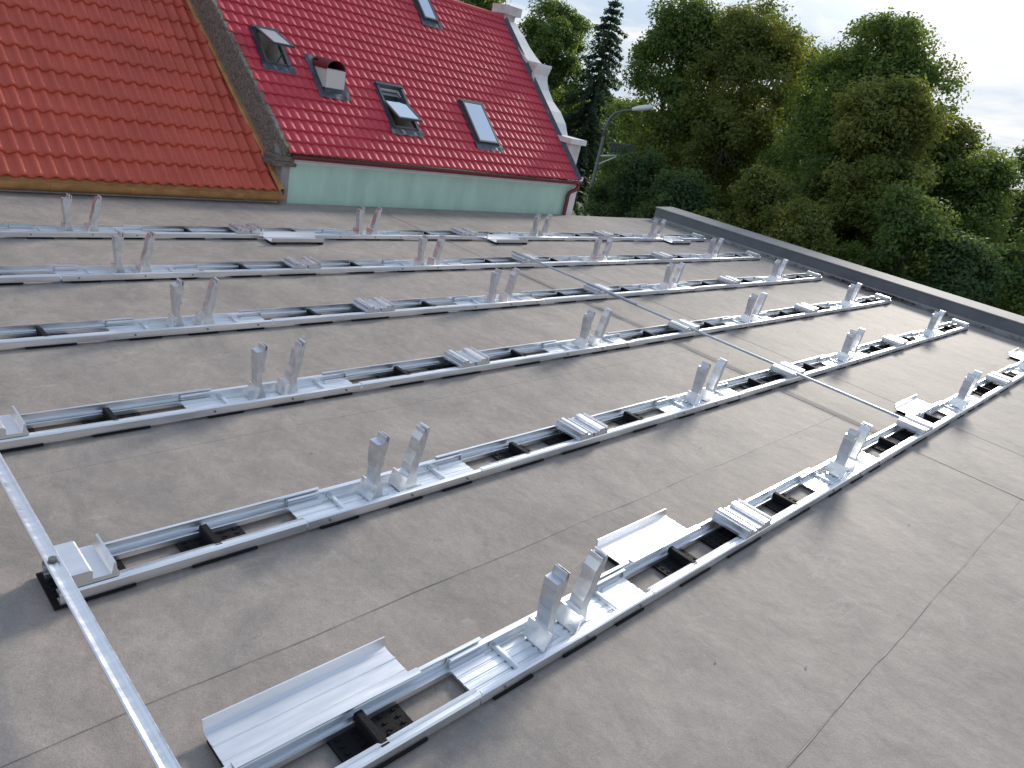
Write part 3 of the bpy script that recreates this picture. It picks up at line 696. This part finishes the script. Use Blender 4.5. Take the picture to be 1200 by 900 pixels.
def conifer(label, azd, dist, ztop, R, seed):
    rng = np.random.default_rng(seed); x, y = place(azd, dist); root = empty('spruce_tree', (x, y, GZ)); tag(root, label, 'tree', 'park trees beyond the parapet')
    H = ztop-GZ; b = MB(); b.tube([(0, 0, 0), (.03, 0, H*.5), (0, .03, H-.1)], [.24, .14, .02], 8)
    C = []; 
    for w in range(30):
        z = H*(.20+.79*(w/29)); Rw = R*(1-(w/29))**.8*(.65+.55*rng.random())+.12
        nb = 5+int(rng.integers(0, 3))
        for k in range(nb):
            a = 6.283*k/nb+rng.random()*.9; L = Rw*(.7+.45*rng.random())
            tip = np.array([L*math.cos(a), L*math.sin(a), z-.30*L-.16*L*L/max(R, .1)])
            b.tube([(0, 0, z), tuple(tip*np.array([.5, .5, 0])+np.array([0, 0, z-.02*L])), tuple(tip)], [.035, .022, .008], 4)
            m_ = max(2, int(L/.22))
            for q in range(m_):
                f_ = (q+.7)/m_; p = np.array([tip[0]*f_, tip[1]*f_, z+(tip[2]-z)*f_**1.4-.06]); C.append(np.append(p, .13+.10*f_))
    C = np.array(C); V, F, T = leaves(C[:, :3], C[:, 3]*.95, np.clip(.45+.18*rng.normal(size=len(C)), 0, 1), 60, .060, rng, flat=.9, upbias=-.5)
    link('crown', np_mesh('crown', V, F, L_CON, T), root); b.obj('trunk', M_BARK, root)
def top(el, d): return 2.0+d*math.tan(rad(el))
broadleaf('lime_tree', 'yellow green lime tree just behind the curved gable', 46.3, 46, top(5.6, 46), 3.0, -2.8, L_OAK, 11, ncl=130, per=230, size=.11)
conifer('dark spruce tree between the curved gable and the street lamp', 50.4, 44, top(7.0, 44), 3.3, 5)
broadleaf('oak_tree', 'tall pointed dark green tree behind the street lamp', 55.6, 33, top(7.6, 33), 2.6, -4.6, L_OAK, 21, ncl=190, per=240, size=.095, lobes=8)
broadleaf('oak_tree', 'broad rounded green tree with brown tinges beyond the parapet', 60.7, 31, top(8.3, 31), 3.1, -4.8, L_OLV, 33, ncl=220, per=240, size=.09, lobes=9)
broadleaf('chestnut_tree', 'broad dark tree standing in the gap behind two olive trees', 64.8, 40, top(6.2, 40), 3.2, -4.4, L_DRK, 41, ncl=150, per=220, size=.10)
broadleaf('chestnut_tree', 'largest round olive tree beyond the parapet', 68.6, 28, top(8.9, 28), 3.1, -4.4, L_OAK, 52, ncl=230, per=250, size=.085, lobes=9)
broadleaf('chestnut_tree', 'lower yellow brown tree in front of the largest olive tree', 70.6, 24.5, top(5.6, 24.5), 2.2, -4.6, L_OLV, 63, ncl=190, per=240, size=.08, lobes=7, cr=(.35, .65))
broadleaf('chestnut_tree', 'olive tree leaning out beside the largest olive tree', 73.9, 29, top(3.4, 29), 2.0, -4.4, L_OLV, 67, ncl=150, per=230, size=.085, lobes=7, cr=(.4, .7))
broadleaf('lime_tree', 'small loose green tree between the largest tree and the open sky', 76.3, 27, top(2.0, 27), 1.8, -4.6, L_OAK, 71, ncl=120, per=200, size=.085)
broadleaf('lime_tree', 'dark green tree at the far end of the parapet view', 80.6, 29, top(5.0, 29), 2.6, -4.8, L_DRK, 82, ncl=150, per=210, size=.09)
for k, (a_, d_, e_, R_, mt_, lb) in enumerate([(54.6, 27, -2.6, 1.5, L_DRK, 'dark evergreen shrub beneath the street lamp'), (58.2, 25, -3.2, 1.5, L_DRK, 'dark shrub under the pointed green tree'), (63.6, 23, -1.6, 1.5, L_OLV, 'olive shrub under the gap between the big trees'),
                                     (66.8, 21.5, -3.4, 1.4, L_OLV, 'brownish shrub under the largest olive tree'), (73.6, 21.5, -1.2, 1.6, L_OAK, 'green shrub under the yellow brown tree'), (77.4, 21, -2.6, 1.5, L_DRK, 'dark shrub under the small loose green tree'), (81.5, 22, -2.0, 1.6, L_OAK, 'green shrub at the foot of the dark end tree')]):
    broadleaf('shrub', lb, a_, d_, top(e_, d_), R_, -5.7, mt_, 100+k, ncl=90, per=190, size=.075, cr=(.3, .55), group='shrubs under the park trees', lobes=5, cat='shrub')
broadleaf('maple_tree', 'small yellow leaved tree seen past the gable shoulder', 48.2, 60, top(-1.7, 60), .9, -3.0, L_YEL, 131, ncl=26, per=120, size=.10, cr=(.3, .5), group='far park trees')
broadleaf('lime_tree', 'tree whose top shows above the crimson ridge', 40.8, 40, top(6.0, 40), 2.2, -2.0, L_OAK, 141, ncl=80, per=180, size=.10, group='far park trees')
# far wood behind the lawn
rng = np.random.default_rng(5); C = []
for i in range(900):
    a_ = rng.uniform(30, 95); d_ = rng.uniform(95, 125); x, y = place(a_, d_); C.append((x, y, GZ+rng.random()**.7*8.0))
C = np.array(C); V, F, T = leaves(C, 1.2+1.2*rng.random(len(C)), np.clip(.45+.2*rng.normal(size=len(C)), 0, 1), 70, .34, rng)
tag(link('far_wood', np_mesh('far_wood', V, F, L_OAK, T)), 'distant wood closing the lawn behind the park trees', 'wood', kind='stuff')

# ------------------------------------------------------------------ street lamp
lx, ly = place(51.75, 28); lp = empty('street_lamp', (lx, ly, GZ)); tag(lp, 'grey street lamp with curved arm and bracketed dark floodlight', 'street lamp')
ax = Vector((r0.x, r0.y, 0)).normalized()
pz = 6.9
pts = [(0, 0, 0), (0, 0, 3.0), (0, 0, pz)]; q = [Vector(p) for p in pts]
MB().tube(q, [.085, .075, .055], 10).obj('pole', M_POLE, lp, smooth=True)
arm = [Vector((0, 0, pz-.05)), Vector((0, 0, pz+.3))]+[ax*(.55*(1-math.cos(t)))+Vector((0, 0, pz+.3+.60*math.sin(t))) for t in (rad(25), rad(50), rad(72))]+[ax*.95+Vector((0, 0, 7.90+.08))]
arm = [Vector((0, 0, pz-.05)), Vector((.0, 0, pz+.35)), ax*.06+Vector((0, 0, pz+.62)), ax*.20+Vector((0, 0, pz+.82)), ax*.45+Vector((0, 0, pz+.95)), ax*.80+Vector((0, 0, pz+1.06))]
MB().tube(arm, [.055, .05, .045, .042, .04, .038], 8).obj('curved_arm', M_POLE, lp, smooth=True)
hd = MB(); tip = arm[-1]; dirv = (arm[-1]-arm[-2]).normalized(); side = dirv.cross(Vector((0, 0, 1))).normalized(); upv = side.cross(dirv)
ring = [(-.05, .05, .05), (.05, .10, .075), (.20, .145, .10), (.42, .16, .11), (.60, .13, .09), (.70, .05, .05)]
for t, w, h in ring:
    for k in range(10): a_ = 2*math.pi*k/10; hd.v.append(tuple(tip+dirv*t+side*w*math.cos(a_)+upv*(h*math.sin(a_)+.02)))
for j in range(len(ring)-1):
    for k in range(10): a_ = j*10+k; b_ = j*10+(k+1) % 10; hd.f.append((a_, b_, b_+10, a_+10))
hd.f += [tuple(range(10)), tuple(range(50, 60))]
hd.obj('lamp_head', M_LAMP, lp, smooth=True)
MB().tube([Vector((0, 0, 6.2)), ax*.95+Vector((0, 0, 6.42))], [.03, .03], 6).obj('bracket_arm', M_LAMP, lp)
MB().tube([Vector((0, 0, 5.88)), ax*.62+Vector((0, 0, 6.30))], [.025, .025], 6).obj('bracket_arm', M_LAMP, lp)
fl = MB(); c0 = ax*.35+Vector((0, 0, 6.44)); c1 = ax*1.15+Vector((0, 0, 6.50)); bk = Vector((-ax.y, ax.x, 0))
for c in (c0, c1): fl.v += [tuple(c+bk*.16), tuple(c-bk*.16), tuple(c-bk*.13+Vector((0, 0, .30))), tuple(c+bk*.13+Vector((0, 0, .30)))]
fl.f += [(0, 1, 2, 3), (7, 6, 5, 4), (0, 4, 5, 1), (1, 5, 6, 2), (2, 6, 7, 3), (3, 7, 4, 0)]
fl.obj('floodlight', M_NAVY, lp)
bpy.context.view_layer.update()
